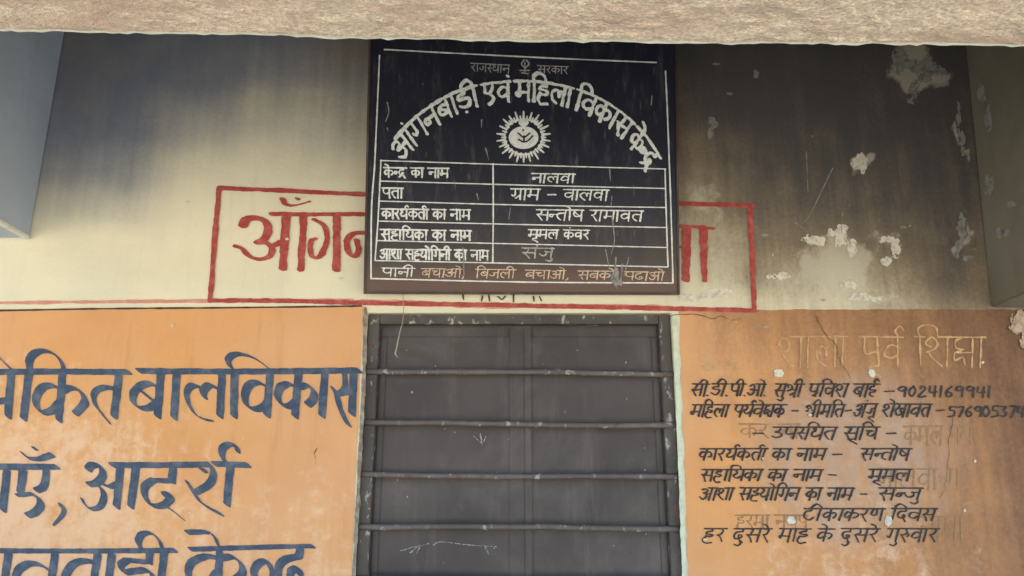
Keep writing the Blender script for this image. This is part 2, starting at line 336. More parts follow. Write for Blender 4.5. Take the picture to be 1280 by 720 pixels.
def compose(text, rnd, jit=.02):
    x, anc, out, segs, cur = 0.0, 0, [], [], None
    for t in text.split():
        if t in MARK:
            out += [[(anc + p[0], p[1]) for p in s] for s in MARK[t]]; continue
        w, a, st, hl = G[t]; k = 1 + rnd.uniform(-.06, .06)
        out += [[(x + p[0] * k + rnd.uniform(-jit, jit), p[1] + rnd.uniform(-jit, jit)) for p in s] for s in st]
        anc = x + a * k
        if hl:
            h0 = x + (.5 if hl == 2 else 0)
            if cur is None: cur = [h0, x + w * k]
            else:
                if hl == 2: segs.append(cur); cur = [h0, x + w * k]
                cur[1] = x + w * k
        elif cur: segs.append(cur); cur = None
        x += w * k
    if cur: segs.append(cur)
    for a, b in segs: out.append([(a - .04, rnd.uniform(-.015, .015)), (b - .02, rnd.uniform(-.02, .02))])
    return out, x
def text_line(text, x0, x1, y0, y1, slant=0.0, rise=0.0, seed=0, jit=.02):
    """strokes of a line of writing from x0 to x1, headline y0, foot y1 (photograph pixels)"""
    rnd = random.Random(seed); st, w = compose(text, rnd, jit); h = y1 - y0
    return [[(x0 + (x1 - x0) * px / w + (1 - py) * h * slant, y0 + py * h + rise * (x1 - x0) * px / w) for px, py in s] for s in st]

# ================================================================== SETTING: ground
m, nt, b = mat("dry_earth"); P = coords(nt)
nt.links.new(mix(nt, ramp(nt, noise(nt, .6, 8, .65, P), .35, .65), (.47, .42, .35), (.40, .36, .30)), b.inputs['Base Color'])
b.inputs['Roughness'].default_value = .95; bump(nt, b, noise(nt, 14, 8, .7, P), .5, .03)
bm = bmesh.new(); bmesh.ops.create_grid(bm, x_segments=40, y_segments=40, size=900)
lab(bm_obj("ground", bm, m, None), kind='structure')

# ================================================================== BUILDING
bld = lab(empty("building", (0, 0, 0)), "painted building front with cream and orange walls, verandah beams and grey metal door", "building")
DX0, DX1 = wx(441, 560), wx(846, 560)                                 # door opening on the wall plane
DX0 = wx(459, 392); DX1 = wx(839, 392); DZ = wz(650, 391)
ZC = 3.27                                                             # underside of the verandah ceiling

SX = [0, 90, 200, 320, 455, 840, 900, 960, 1040, 1120, 1200, 1240, 1400]
SY = [20, 60, 120, 190, 250, 300, 345, 385, 460]
SOOT_SHADE = [  # sooty right side; left columns put the shade under the ceiling into the colour
 [.18, .30, .20, .20, .45, .92, .98, 1.0, 1.0, 1.0, 1.0, .80, .70],
 [.18, .26, .18, .18, .40, .92, .98, 1.0, 1.0, 1.0, 1.0, .80, .70],
 [.14, .20, .14, .14, .24, .86, .94, .98, 1.0, .98, .98, .80, .70],
 [.08, .10, .06, .05, .12, .66, .76, .86, .90, .90, .95, .75, .65],
 [.02, .04, .00, .00, .04, .52, .62, .78, .82, .82, .86, .72, .65],
 [.00, .00, .00, .00, .00, .36, .46, .70, .66, .72, .80, .70, .62],
 [.00, .00, .00, .00, .00, .24, .30, .52, .26, .52, .76, .66, .60],
 [.00, .00, .00, .00, .00, .12, .18, .26, .24, .42, .62, .62, .60],
 [.00, .00, .00, .00, .00, .08, .14, .24, .30, .45, .60, .62, .60]]
def soot_shade(px, py):
    wxp = px + 30 * (fbm(px / 60, py / 60, 3) - .5); wyp = py + 30 * (fbm(px / 60, py / 60, 9) - .5)
    return bilin(SX, SY, SOOT_SHADE, wxp, wyp)
BLUE_SHADE = [[.95, 1, .92, .85, .8, .0, 0], [.92, .97, .8, .68, .62, 0, 0], [.85, .88, .50, .34, .38, 0, 0], [.62, .64, .24, .12, .18, 0, 0], [.34, .34, .08, .0, .06, 0, 0], [0, 0, 0, 0, 0, 0, 0]]  # shade of the left beam and ceiling, painted in strongest at the corner
def blue_shade(px, py):
    return bilin([0, 130, 240, 340, 450, 560, 1400], [30, 90, 150, 210, 260, 310], BLUE_SHADE, px + 26 * (fbm(px / 60, py / 60, 33) - .5), py + 36 * (fbm(px / 70, py / 50, 39) - .5))
PALE = [(1138, 82, 34, 50, 1.0), (1168, 92, 26, 20, .8), (1045, 330, 62, 44, .8), (1085, 372, 60, 14, .8), (885, 250, 34, 30, .55), (980, 350, 40, 20, .5), (1110, 305, 26, 22, .5), (905, 330, 30, 50, .4), (1075, 204, 16, 16, .9), (890, 160, 9, 18, .7), (1202, 165, 7, 44, .7), (1204, 300, 9, 40, .7)]
def pale(px, py):
    x = px + 46 * (fbm(px / 20, py / 20, 51) - .5); y = py + 50 * (fbm(px / 18, py / 22, 57) - .5); o = 0 * px
    for cx, cy, rx, ry, k in PALE: o = np.maximum(o, k * sstep(1.25, .35, np.sqrt(((x - cx) / rx) ** 2 + ((y - cy) / ry) ** 2)))
    return o
def osoot(px, py):
    v = bilin([0, 455, 845, 880, 1000, 1120, 1200, 1290, 1400], [380, 470, 560, 650, 760],
      [[.0, .0, .18, .34, .48, .58, .70, .86, .9], [.0, .0, .06, .20, .36, .46, .60, .78, .8], [0, 0, .02, .10, .26, .36, .52, .68, .7], [0, 0, 0, .04, .20, .30, .46, .60, .6], [0, 0, 0, .04, .20, .32, .46, .58, .6]],
      px + 30 * (fbm(px / 50, py / 50, 5) - .5), py)
    return v
def smear(px, py):
    d = ((px - 1070) / 150) ** 2 + ((py - 575) / 120) ** 2
    return .75 * sstep(1.25, .2, d + .8 * (fbm(px / 40, py / 26, 12) - .5)) * (px > 860)

# front wall: a fine sheet with the door opening left out, reveals and a back
xs = np.unique(np.concatenate([np.arange(-4.2, -1.95, .25), np.arange(-1.95, 1.95, .0155), np.arange(1.95, 4.21, .25), [DX0, DX1]]))
zs = np.unique(np.concatenate([np.arange(0, .9, .15), np.arange(.9, ZC, .0155), [DZ, ZC]]))
XX, ZZ = np.meshgrid(xs, zs); nz, nx = XX.shape
px, py = w2p(XX, ZZ)
vs = np.stack([XX, np.zeros_like(XX), ZZ], -1).reshape(-1, 3)
ii, jj = np.meshgrid(np.arange(nx - 1), np.arange(nz - 1)); ii = ii.ravel(); jj = jj.ravel()
hole = (xs[ii] >= DX0 - 1e-6) & (xs[ii + 1] <= DX1 + 1e-6) & (zs[jj + 1] <= DZ + 1e-6)
ii, jj = ii[~hole], jj[~hole]
fs = np.stack([jj * nx + ii, jj * nx + ii + 1, (jj + 1) * nx + ii + 1, (jj + 1) * nx + ii], -1).tolist()
vl = vs.tolist(); WT = .24
def quad(*p):
    k = len(vl); vl.extend([list(q) for q in p]); fs.append([k, k + 1, k + 2, k + 3])
quad((DX0, 0, 0), (DX0, 0, DZ), (DX0, WT, DZ), (DX0, WT, 0)); quad((DX1, 0, 0), (DX1, WT, 0), (DX1, WT, DZ), (DX1, 0, DZ)); quad((DX0, 0, DZ), (DX1, 0, DZ), (DX1, WT, DZ), (DX0, WT, DZ))
quad((-4.2, WT, 0), (-4.2, WT, ZC), (DX0, WT, ZC), (DX0, WT, 0)); quad((DX1, WT, 0), (DX1, WT, ZC), (4.2, WT, ZC), (4.2, WT, 0)); quad((DX0, WT, DZ), (DX0, WT, ZC), (DX1, WT, ZC), (DX1, WT, DZ))
quad((-4.2, 0, 0), (-4.2, 0, ZC), (-4.2, WT, ZC), (-4.2, WT, 0)); quad((4.2, 0, 0), (4.2, WT, 0), (4.2, WT, ZC), (4.2, 0, ZC))
me = bpy.data.meshes.new("front_wall"); me.from_pydata(vl, [], fs)
sv = np.zeros(len(vl), np.float32); sv[:nx * nz] = soot_shade(px, py).ravel()
a = me.attributes.new('soot_shade', 'FLOAT', 'POINT'); a.data.foreach_set('value', sv)
bv = np.zeros(len(vl), np.float32); bv[:nx * nz] = blue_shade(px, py).ravel()
a = me.attributes.new('blue_shade', 'FLOAT', 'POINT'); a.data.foreach_set('value', bv)
pv = np.zeros(len(vl), np.float32); pv[:nx * nz] = pale(px, py).ravel()
a = me.attributes.new('pale', 'FLOAT', 'POINT'); a.data.foreach_set('value', pv)
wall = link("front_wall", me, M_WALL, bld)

# ceiling slab and roof
m_c = plaster_material("rough_concrete", (.55, .47, .36), (.44, .38, .29), (.1, .09, .08), (.2, .18, .15), .3)
m_ceil = plaster_material("sooty_ceiling_plaster", (.20, .20, .20), (.14, .14, .145), (.05, .05, .05), (.1, .1, .1), .2)
bm = bmesh.new(); box(bm, -4.2, 4.2, -1.62, 4.0, ZC, ZC + .16); bm_obj("roof_slab", bm, m_ceil, bld)

# side beams running from the wall to the front beam
ZL, ZR = wz(38, 298), wz(1238, 385)
XL, XR = wx(38, 298), wx(1238, 385)
YF = -1.219                                                            # inner face of the front beam
m_blue = plaster_material("blue_grey_limewash", (.35, .42, .50), (.29, .36, .44), (.1, .1, .1), (.2, .2, .2), .25)
m_dirty = plaster_material("dirty_olive_plaster", (.15, .142, .105), (.105, .10, .075), (.05, .05, .04), (.1, .09, .07), .5)
def side_beam(x0, x1, zb, m, label, lean=0.0):
    bm = bmesh.new(); vs_ = box(bm, x0, x1, YF + .003, -.003, zb, ZC - .003)
    for v in vs_: v.co.x += lean * (v.co.z - zb)
    o = bm_obj("side_beam", bm, m, bld, .006); lab(o, label); return o
sbl = side_beam(XL - .24, XL, ZL, m_blue, "blue grey side beam at the left of the wall")
sbr = side_beam(XR, XR + .24, ZR, m_dirty, "dirty olive side beam at the right of the wall", .065)

bm = bmesh.new(); box(bm, XL - .02, XL + .003, YF + .01, -.004, ZL - .004, ZL + .005); bm_obj('pale_edge', bm, solid('pale_lit_edge', (.62, .63, .56), .8), sbl)  # lit lower edge of the beam, its brightness put into a pale strip
# front beam: underside seen from below, rough cast concrete with a worn lower back edge
def beam_back(px): 
    d = (CAMZ, )
    return 0
bm = bmesh.new()
ZB = ZL
nxb, nyb = 420, 46
XB = np.linspace(-3.2, 3.2, nxb); rows = []
rnd = np.random.RandomState(3)
for k in range(nyb + 1):
    t = k / nyb
    row = []
    for i, x in enumerate(XB):
        yb_ = YF + .018 * x + .012 * (fbm(np.array(x * 1.3), np.array(.3), 4) - .5) - .011 * sstep(-.31, -.56, x)
        y = yb_ - .42 * (1 - t)
        e = min(t, 1 - t) * .42
        z = ZB + .010 * max(0, 1 - e / .012) ** 2 + .004 * (float(fbm(np.array(x * 14), np.array(y * 26), 2)) - .5) + .006 * (float(vnoise(np.array(x * 60), np.array(y * 60), 6)) - .5)
        row.append(bm.verts.new((x, y, z)))
    rows.append(row)
for A, B in zip(rows, rows[1:]):
    for i in range(nxb - 1): bm.faces.new((A[i], B[i], B[i + 1], A[i + 1]))
# inner and outer faces up to the slab
up0 = [bm.verts.new((v.co.x, v.co.y - .003, ZC - .004)) for v in rows[0]]; up1 = [bm.verts.new((v.co.x, v.co.y + .003, ZC - .004)) for v in rows[-1]]
for i in range(nxb - 1):
    bm.faces.new((rows[0][i + 1], up0[i + 1], up0[i], rows[0][i])); bm.faces.new((rows[-1][i], up1[i], up1[i + 1], rows[-1][i + 1]))
m, nt, b = mat("rough_cast_concrete"); P = coords(nt); PX = coords(nt, .3, 1, 1)
c = mix(nt, ramp(nt, noise(nt, 3.5, 6, .6, P), .35, .65), (.82, .68, .53), (.74, .66, .50))
c = mix(nt, math_(nt, 'MULTIPLY', ramp(nt, noise(nt, 75, 5, .75, PX), .45, .62), .35), c, (.86, .80, .66))
c = mix(nt, math_(nt, 'MULTIPLY', ramp(nt, noise(nt, 95, 5, .75, P, .5), .56, .7), .35), c, (.42, .34, .25))
c = mix(nt, math_(nt, 'MULTIPLY', ramp(nt, noise(nt, 105, 3, .65, P), .38, .62), .7), mix(nt, .45, c, (.36, .26, .19)), mix(nt, .6, c, (.92, .86, .66)))
c = mix(nt, math_(nt, 'MULTIPLY', ramp(nt, noise(nt, 5, 7, .7, PX, .4), .46, .62), .7), c, (.52, .38, .29))
c = mix(nt, math_(nt, 'MULTIPLY', ramp(nt, noise(nt, 8, 7, .7, coords(nt, .35, 1, 1), .3), .52, .66), .65), c, (.33, .28, .21))
nt.links.new(c, b.inputs['Base Color']); b.inputs['Roughness'].default_value = .95
bump(nt, b, math_(nt, 'ADD', noise(nt, 40, 8, .75, PX), math_(nt, 'MULTIPLY', noise(nt, 170, 3, .7, P), 1.3)), .8, .010)
front = bm_obj("front_beam", bm, m, bld)
# pale green limewash left along its back edge
bm = bmesh.new(); prev = None
m_rim = paint_material("pale_green_rim_wash", (.72, .76, .62), (.52, .54, .42), .8, 25, .8)
cols = []
for i in range(nxb):
    e = rows_co = front.data.vertices[nyb * nxb + i].co
    wdt = .020 + .012 * float(fbm(np.array(e.x * 5), np.array(.7), 8))
    f0 = (e.x, e.y + .004, e.z + .03); f1 = (e.x, e.y + .004, e.z - .006); f2 = (e.x, e.y - wdt, e.z - .0075)
    cols.append([bm.verts.new(q) for q in (f0, f1, f2)])
for A, B in zip(cols, cols[1:]):
    for k in range(2): bm.faces.new((A[k], B[k], B[k + 1], A[k + 1]))
bm_obj("pale_edge", bm, m_rim, front)

# ------------------------------------------------------------------ orange panels and their edge lines (paint films on the wall)
def panel_left(X, Y):
    e = 2.2 * (fbm(X / 30, Y / 30, 21) - .5) + 3 * (fbm(X / 7, Y / 9, 22) - .5)
    return np.minimum(np.minimum(454 - (Y - 385) * .045 + e * .6 - X, Y - 387 + .012 * X + e), 1e9)
def panel_right(X, Y):
    e = 5 * (fbm(X / 14, Y / 14, 23) - .5)
    return np.minimum(X - (849 + (Y - 390) * .034) + e, Y - 387 + e * .5)
zero = lambda a, b: a * 0
def panel_pale(px, py):  # panels grow paler downwards, most at the lower left
    return bilin([-70, 120, 250, 340, 400, 470, 860, 980, 1090, 1200, 1400], [380, 470, 560, 640, 760], [[.1, 0, 0, 0, 0, 0, 0, .05, .1, 0, 0], [.35, .25, .1, 0, .05, .0, 0, .2, .25, .05, 0], [.6, .55, .3, .1, .2, .1, 0, .3, .35, .15, 0], [.65, .6, .4, .3, .4, .2, .05, .35, .4, .2, .1], [.65, .6, .5, .4, .5, .3, .1, .4, .45, .3, .1]], px, py)
pl = film("orange_panel", panel_left, (-520, 375, 470, 790), 4, WALL, .0015, M_ORANGE, wall, {'soot_shade': zero, 'smear': zero, 'pale': panel_pale})
pr = film("orange_panel", panel_right, (838, 378, 1760, 790), 4, WALL, .0015, M_ORANGE, wall, {'soot_shade': osoot, 'smear': smear, 'pale': panel_pale})
lab(pr, "dirty orange panel right of the door with small black writing"); lab(pl, "clean orange panel left of the door with large navy letters")
strokes_film("edge_line", [[(-520, 394), (-60, 389), (120, 386), (300, 384.5), (452, 382.5)]], 1.4, 1.2, 0, .8, WALL, .0030, M_DARKLINE, wall, .5, 12)
strokes_film("wash_band", [[(-520, 381), (-60, 379), (100, 377.5), (300, 376), (440, 375)]], 3.4, 2.2, 0, 1, WALL, .0026, M_REDWASH, wall, .7, 16, 4)
strokes_film("wash_band", [[(452, 377), (560, 381), (640, 382.5), (840, 385)]], 4.2, 3.6, 0, 1, WALL, .0026, M_REDWASH, wall, .9, 20, 6)
strokes_film("jamb_line", [[(456.5, 386), (455, 470), (450.5, 560), (446, 650), (441, 740)]], 2.6, 3, 0, .8, WALL, .0034, M_JAMB, wall, .7, 10, 7)
strokes_film("jamb_line", [[(843, 396), (847, 480), (851, 600), (856, 735)]], 3.0, 3, 0, .8, WALL, .0034, M_MINT, wall, .6, 12, 5)

# ------------------------------------------------------------------ red framed heading behind the signboard
red = lambda n, s, a=6.1, b=3.1, phi=12, k=1: strokes_film(n, s, a, b, phi, .7, WALL, .0042, M_RED, wall, .32, 7, k)
strokes_film("red_frame", [[(274, 235), (360, 238.5), (460, 243), (700, 249), (840, 254), (940, 257)], [(274, 235), (269, 290), (265, 345), (262, 376)],
     [(262, 375.5), (350, 376), (450, 378.5), (600, 381), (760, 384), (943, 388)], [(937, 257), (940, 310), (943, 388)]], 3.6, 2.9, 20, .7, WALL, .0038, M_RED, wall, .45, 9, 3)
E = lambda p: Z(240, 220, 4.233, p)
red("painted_word", [
  (E([(270, 262), (290, 228), (350, 224), (396, 250), (400, 300), (380, 335), (345, 352)]), 1.15, .8), (E([(345, 352), (395, 355), (425, 385), (410, 425), (360, 440), (305, 425), (265, 385), (230, 372)]), .75, .75),
  (E([(425, 372), (470, 352)]), .7, .9), (E([(500, 205), (480, 490)]), .95, .9), (E([(590, 210), (576, 496)]), .8, .8), (E([(425, 200), (640, 203), (905, 202)]), .8, .8),
  (E([(650, 232), (695, 260), (716, 310), (705, 375), (672, 428), (638, 425), (625, 385), (632, 345), (655, 330)]), .72, .55), (E([(766, 215), (764, 496)]), .88, .9),
  (E([(905, 300), (850, 305), (818, 345), (828, 400), (860, 425), (880, 390), (872, 340)]), .8, .7), (E([(480, 122), (496, 150), (545, 155), (622, 135)]), .75, .3), (E([(553, 119), (560, 122)]), .62, .62)], k=2)
Fz = lambda p: Z(840, 220, 4, p)
red("painted_word", [(Fz([(-40, 250), (60, 250), (205, 262)]), .75, .6), (Fz([(76, 255), (68, 520)]), 1.0, .85), (Fz([(156, 258), (163, 525)]), .95, .6), (Fz([(0, 360), (76, 350)]), .5, .5)], k=5)
for p in ([(150, 70), (155, 115)], [(345, 80), (335, 130)], [(410, 75), (415, 130)], [(500, 85), (540, 115), (575, 80)], [(655, 60), (655, 140)], [(855, 85), (860, 130)], [(915, 85), (935, 130)]):
    strokes_film("painted_mark", [(Z(560, 360, 8, p), 1, .8)], 1.2, .8, 20, .4, WALL, .0046, M_DARKLINE, wall, .3, 3, 9)

# ------------------------------------------------------------------ big navy lettering on the left panel (broad reed pen)
A = lambda p: Z(0, 420, 4.5, p)
B = lambda p: Z(220, 420, 4.5, p)
L3 = lambda p: Z(0, 560, 4.5, p)
D3 = lambda p: Z(220, 560, 4.5, p)
def navy(s, k, **kw): return strokes_film("painted_word", s, 6.1, 1.25, 38, .7, WALL, .0040, M_NAVY, wall, .22, 8, k)
T = lambda f, p, a=1, b=1: (f(p), a, b)
navy([T(A, [(-90, 203), (300, 200), (725, 203)]), T(A, [(62, 205), (45, 455)]), T(A, [(-90, 372), (45, 362)]), T(A, [(-60, 60), (0, 125), (60, 185)], .6, .6),
      T(A, [(165, 200), (130, 465)]), T(A, [(170, 200), (162, 150), (185, 105), (240, 82), (300, 100), (342, 142), (362, 195)], 1, .7),
      T(A, [(352, 205), (330, 475)]), T(A, [(340, 300), (290, 278), (235, 292), (203, 345), (210, 405), (245, 432), (295, 418), (335, 375)]), T(A, [(350, 310), (400, 290), (450, 312), (478, 360), (460, 400), (425, 438)]),
      T(A, [(670, 205), (640, 455)]), T(A, [(655, 300), (590, 288), (540, 308), (525, 350), (545, 400), (580, 445), (618, 492)], 1, .55)], 11)
navy([T(A, [(780, 196), (1020, 200)]), T(A, [(905, 205), (885, 452)]), T(A, [(890, 295), (850, 268), (795, 278), (748, 325), (755, 380), (800, 408), (850, 400), (892, 365)]), T(A, [(795, 310), (845, 350)], 1.2, 1.2),
      T(A, [(995, 205), (978, 462)]), T(B, [(10, 198), (400, 200), (1030, 194)]),
      T(B, [(160, 345), (152, 312), (185, 278), (225, 290), (245, 308)]), T(B, [(140, 292), (95, 278), (62, 312), (68, 370), (100, 430), (150, 465), (208, 478)], 1, .5), T(B, [(260, 205), (246, 452)]),
      T(B, [(330, 200), (325, 452)]), T(B, [(305, 172), (292, 132), (330, 103), (390, 106), (450, 130), (510, 172)], 1, .5),
      T(B, [(530, 200), (510, 448)]), T(B, [(515, 290), (465, 262), (412, 278), (388, 330), (398, 388), (440, 412), (488, 402), (518, 372)]),
      T(B, [(690, 200), (668, 452)]), T(B, [(682, 292), (632, 268), (585, 292), (572, 345), (600, 388), (640, 396), (678, 368)]), T(B, [(695, 290), (740, 278), (776, 312), (770, 358), (742, 388)]),
      T(B, [(838, 200), (820, 450)]), T(B, [(1000, 200), (990, 440)]), T(B, [(945, 205), (952, 255), (945, 305), (905, 330)], .8, .8), T(B, [(882, 292), (905, 335), (922, 400), (945, 455), (970, 500)], .8, 1.05), T(B, [(925, 325), (1000, 312)], .8, .8)], 13)
navy([T(L3, [(-60, 105), (320, 106)], 1.1, 1), T(L3, [(40, 120), (15, 350)]), T(L3, [(-60, 200), (-40, 340)]), T(L3, [(132, 120), (112, 255)], 1.05, 1), T(L3, [(95, 266), (180, 258)], .7, .7), T(L3, [(258, 115), (256, 180), (240, 222), (205, 240)]),
      T(L3, [(185, 262), (222, 290), (226, 328), (198, 362), (155, 380)]), T(L3, [(125, 28), (165, 58), (230, 60), (292, 38)], .7, .9), T(L3, [(190, 2), (200, 4)], .8, .8)], 14)
navy([T(L3, [(345, 322), (350, 335)], 1.0, 1.0), T(L3, [(358, 340), (352, 375), (300, 435)], .8, .3)], 15)
navy([T(L3, [(495, 122), (515, 98), (555, 98), (578, 130), (572, 170), (540, 200), (500, 206)]), T(L3, [(540, 204), (578, 240), (583, 290), (560, 332), (510, 343), (478, 318), (460, 285)], 1, .6), T(L3, [(580, 205), (620, 218), (660, 200)], .8, .8),
      T(L3, [(678, 100), (655, 332)]), T(L3, [(765, 100), (735, 332)]), T(L3, [(628, 96), (985, 96), (1170, 92)]),
      T(L3, [(975, 100), (965, 188)]), T(L3, [(970, 186), (865, 182)], .9, .9), T(L3, [(865, 180), (818, 215), (815, 270), (850, 320), (910, 326), (955, 292), (955, 262), (925, 262)]), T(L3, [(935, 275), (945, 280)], 1.3, 1.3), T(L3, [(930, 325), (980, 360), (1035, 405)], .8, .4),
      T(D3, [(125, 100), (150, 128), (165, 125)], .9, .9), T(D3, [(185, 88), (212, 140), (185, 205), (115, 250)], .95, .95), T(D3, [(62, 190), (95, 240), (130, 295), (190, 340), (250, 370)], .75, 1.0),
      T(D3, [(305, 100), (285, 318)]), T(D3, [(215, 90), (405, 96)]), T(D3, [(275, 75), (258, 40), (265, 0), (300, -22), (340, -8), (348, 22)], 1, .8)], 17)
navy([T(L3, [(-60, 578), (400, 580), (985, 576)], .85, .85), T(L3, [(48, 585), (20, 800)]), T(L3, [(280, 690), (220, 655), (150, 655), (95, 700), (95, 760), (150, 790)]), T(L3, [(310, 590), (282, 800)]),
      T(L3, [(550, 590), (520, 800)]), T(L3, [(530, 642), (460, 636), (400, 668), (365, 740), (400, 800), (470, 800), (525, 755)]), T(L3, [(630, 590), (602, 800)]),
      T(L3, [(845, 580), (838, 645)]), T(L3, [(838, 642), (715, 632)], .9, .9), T(L3, [(715, 632), (682, 660), (700, 700), (760, 692), (830, 690), (868, 740), (850, 800)]),
      T(L3, [(925, 580), (900, 800)]), T(L3, [(800, 575), (778, 530), (800, 485), (850, 480), (895, 520), (915, 575)], 1, .6)], 18)
navy([T(D3, [(62, 474), (175, 474), (215, 500), (240, 552)], .9, .6), T(D3, [(80, 570), (400, 560), (770, 552)], .85, .8), T(D3, [(245, 575), (232, 820)]), T(D3, [(236, 618), (155, 612), (82, 652), (70, 720), (110, 770), (180, 760), (232, 700)]),
      T(D3, [(250, 622), (315, 612), (368, 655), (372, 710), (325, 745)]), T(D3, [(540, 690), (515, 640), (470, 645), (440, 690), (450, 740), (500, 740)]), T(D3, [(540, 690), (545, 800)], .8, .8),
      T(D3, [(700, 560), (690, 608)]), T(D3, [(690, 608), (620, 625), (580, 665), (585, 740), (640, 790)]), T(D3, [(700, 720), (690, 680), (650, 690), (640, 730)])], 19)

# ------------------------------------------------------------------ small brush writing on the right panel
def note(text, x0, x1, y0, y1, seed, a=1.5, b=.85, sl=.30, rise=0, m=M_BLACK, name="painted_line", off=.0044, wear=.35, ws=5):
    return strokes_film(name, text_line(text, x0, x1, y0, y1, sl, rise, seed, .042), a, b, 25, .36, WALL, off, m, wall, wear, ws, seed)
note("sa ii dot dda ii dot pa ii dot a aa +o dot", 862, 958, 480, 495, 31)
note("sa +u shr ii | pra i va sha | ba aa I", 966, 1096, 480, 496, 32)
note("dash 9 0 2 4 1 6 9 9 4 1", 1103, 1240, 481, 497, 33, sl=.1)
note("ma i ha la aa | pa ya +reph va +e ksh ka | dash | shr ii ma i ta dash", 862, 1064, 506, 521, 34)
note("a +anu ja +uu | sha +e kha aa va ta | dash", 1066, 1180, 505, 521, 35)
note("5 7 6 9 0 5 3 7 4 5", 1184, 1292, 506, 522, 36, sl=.1)
note("dash | u pa hsa i tha ta | sa +uu i ca | dash", 938, 1120, 534, 549, 37)
note("ka aa ra ya +reph ka ta +reph aa | ka aa | na aa ma | dash", 872, 1052, 561, 575, 38)
note("sa hna ta aa +o ssa", 1074, 1136, 561, 575, 39)
note("sa ha aa i ya ka aa | ka aa | na aa ma | dash", 874, 1046, 587, 601, 40)
note("ma +uu ma la", 1084, 1136, 587, 601, 41)
note("a aa sha aa | sa ha ya aa +o i ga na | ka aa | na aa ma | dash", 874, 1084, 610, 625, 42)
note("sa hna ja +u", 1096, 1150, 610, 625, 43)
note("tta ii ka aa ka ra nna | i da va sa", 1002, 1168, 636, 651, 44)
note("ha ra | da +u sa ra +e | ma aa ha | ka +e | da +u sa ra +e | ga +u ru va aa ra", 877, 1170, 661, 677, 58, a=1.35)
# an older line in faded yellow, and ghosts of still older writing
note("sha aa la aa | pa +uu va +reph | i sha ksh aa", 972, 1232, 421, 458, 50, 1.5, 1.0, .02, 0, M_FADED, "faded_line", .0036, 1.15, 7)
note("sa | ga", 876, 922, 452, 463, 51, 1.2, .9, .05, 0, M_FADED, "faded_line", .0036, .8, 5)
for k, (t, x0, x1, y0, y1) in enumerate([("ka ma la | pa ya", 1130, 1216, 533, 556), ("na aa la va aa | ga", 1098, 1200, 586, 612), ("ha ra ma aa | na ya pa", 920, 1010, 644, 660), ("na aa ma aa", 1150, 1205, 646, 676), ("ka ra | na aa", 925, 1000, 530, 548)]):
    note(t, x0, x1, y0, y1, 60 + k, 1.3, .9, .03, 0, M_GHOST, "faded_line", .0032, 1.0, 7)

# ------------------------------------------------------------------ scuffs, chips and bare patches of the wall
def blob(name, shapes, m, off, seed, step=.9, rough=.9, sc=9):
    """ragged patches: (cx, cy, rx, ry) in photograph pixels"""
    def f(X, Y):
        o = np.full(X.shape, -9.0); n = fbm(X / sc, Y / sc, seed, 5) - .5
        for cx, cy, rx, ry in shapes: o = np.maximum(o, 1 - np.sqrt(((X - cx) / rx) ** 2 + ((Y - cy) / ry) ** 2) + rough * 1.5 * n)
        return o - rough * 1.1 * np.abs(fbm(X / 2.6, Y / 3.4, seed + 5, 3) - .45) - .9 * np.clip(fbm(X / 5, Y / 7, seed + 9, 3) - .52, 0, 1) * rough
    xs_ = [s[0] - s[2] * 2 for s in shapes] + [s[0] + s[2] * 2 for s in shapes]; ys_ = [s[1] - s[3] * 2 for s in shapes] + [s[1] + s[3] * 2 for s in shapes]
    return film(name, f, (min(xs_), min(ys_), max(xs_), max(ys_)), step, WALL, off, m, wall)
blob("plaster_patch", [(1125, 75, 12, 26), (1152, 85, 20, 16), (1172, 88, 10, 8), (1140, 112, 8, 16)], M_PATCH, .0022, 71, .6, 1.1, 12)
blob("plaster_patch", [(893, 152, 7, 8), (889, 165, 4, 10)], M_PATCH, .0024, 72, .6)
blob("plaster_patch", [(1075, 204, 12, 13)], M_CHIP, .0022, 73, .6, .7, 6)
blob("plaster_patch", [(1020, 300, 16, 7), (1052, 296, 8, 16), (1066, 312, 6, 14), (1038, 292, 10, 5)], M_CHIP, .0024, 74, .6, 1.0, 8)
blob("plaster_patch", [(1108, 300, 10, 5), (1120, 310, 6, 12), (1108, 326, 6, 6)], M_CHIP, .0022, 75, .6, 1.0, 7)
blob("plaster_patch", [(1085, 372, 26, 6), (1060, 355, 14, 6), (975, 345, 16, 5)], M_CHIP, .0024, 76, .7, 1.2, 6)
blob("plaster_patch", [(1198, 150, 3, 22), (1203, 175, 4, 16)], M_PATCH, .0022, 77, .6, 1.0, 6)
blob("plaster_patch", [(1202, 290, 5, 24), (1198, 312, 4, 14), (1210, 322, 8, 4)], M_PATCH, .0022, 78, .6, 1.0, 6)
blob("plaster_patch", [(865, 372, 20, 6), (900, 366, 18, 6)], M_CHIP, .0022, 79, .7, 1.2, 7)
for k, q in enumerate([(895, 80, 6, 2), (945, 92, 4, 6), (912, 117, 5, 2), (1015, 170, 2, 2), (956, 294, 6, 2), (1128, 284, 5, 2)]): blob("plaster_patch", [q], M_PATCH, .0022, 300 + k, .5, .7, 4)
for k, (x, y, r, q) in enumerate([(974, 466, 7, 6), (1090, 467, 5, 6), (990, 650, 6, 6), (1110, 651, 5, 7)]):
    lab(blob("paint_chip", [(x, y, r, q)], M_CHIP, .0054, 84 + k, .5, .6, 5))
hair = [[(1041, 210), (1010, 272), (994, 280)], [(1008, 190), (1010, 240)], [(1053, 265), (1052, 292)], [(994, 278), (1010, 290)]]
strokes_film("scratch", [(p, 1, .4) for p in hair], .8, .6, 0, .4, WALL, .0026, M_PATCH, wall, .6, 6, 90)
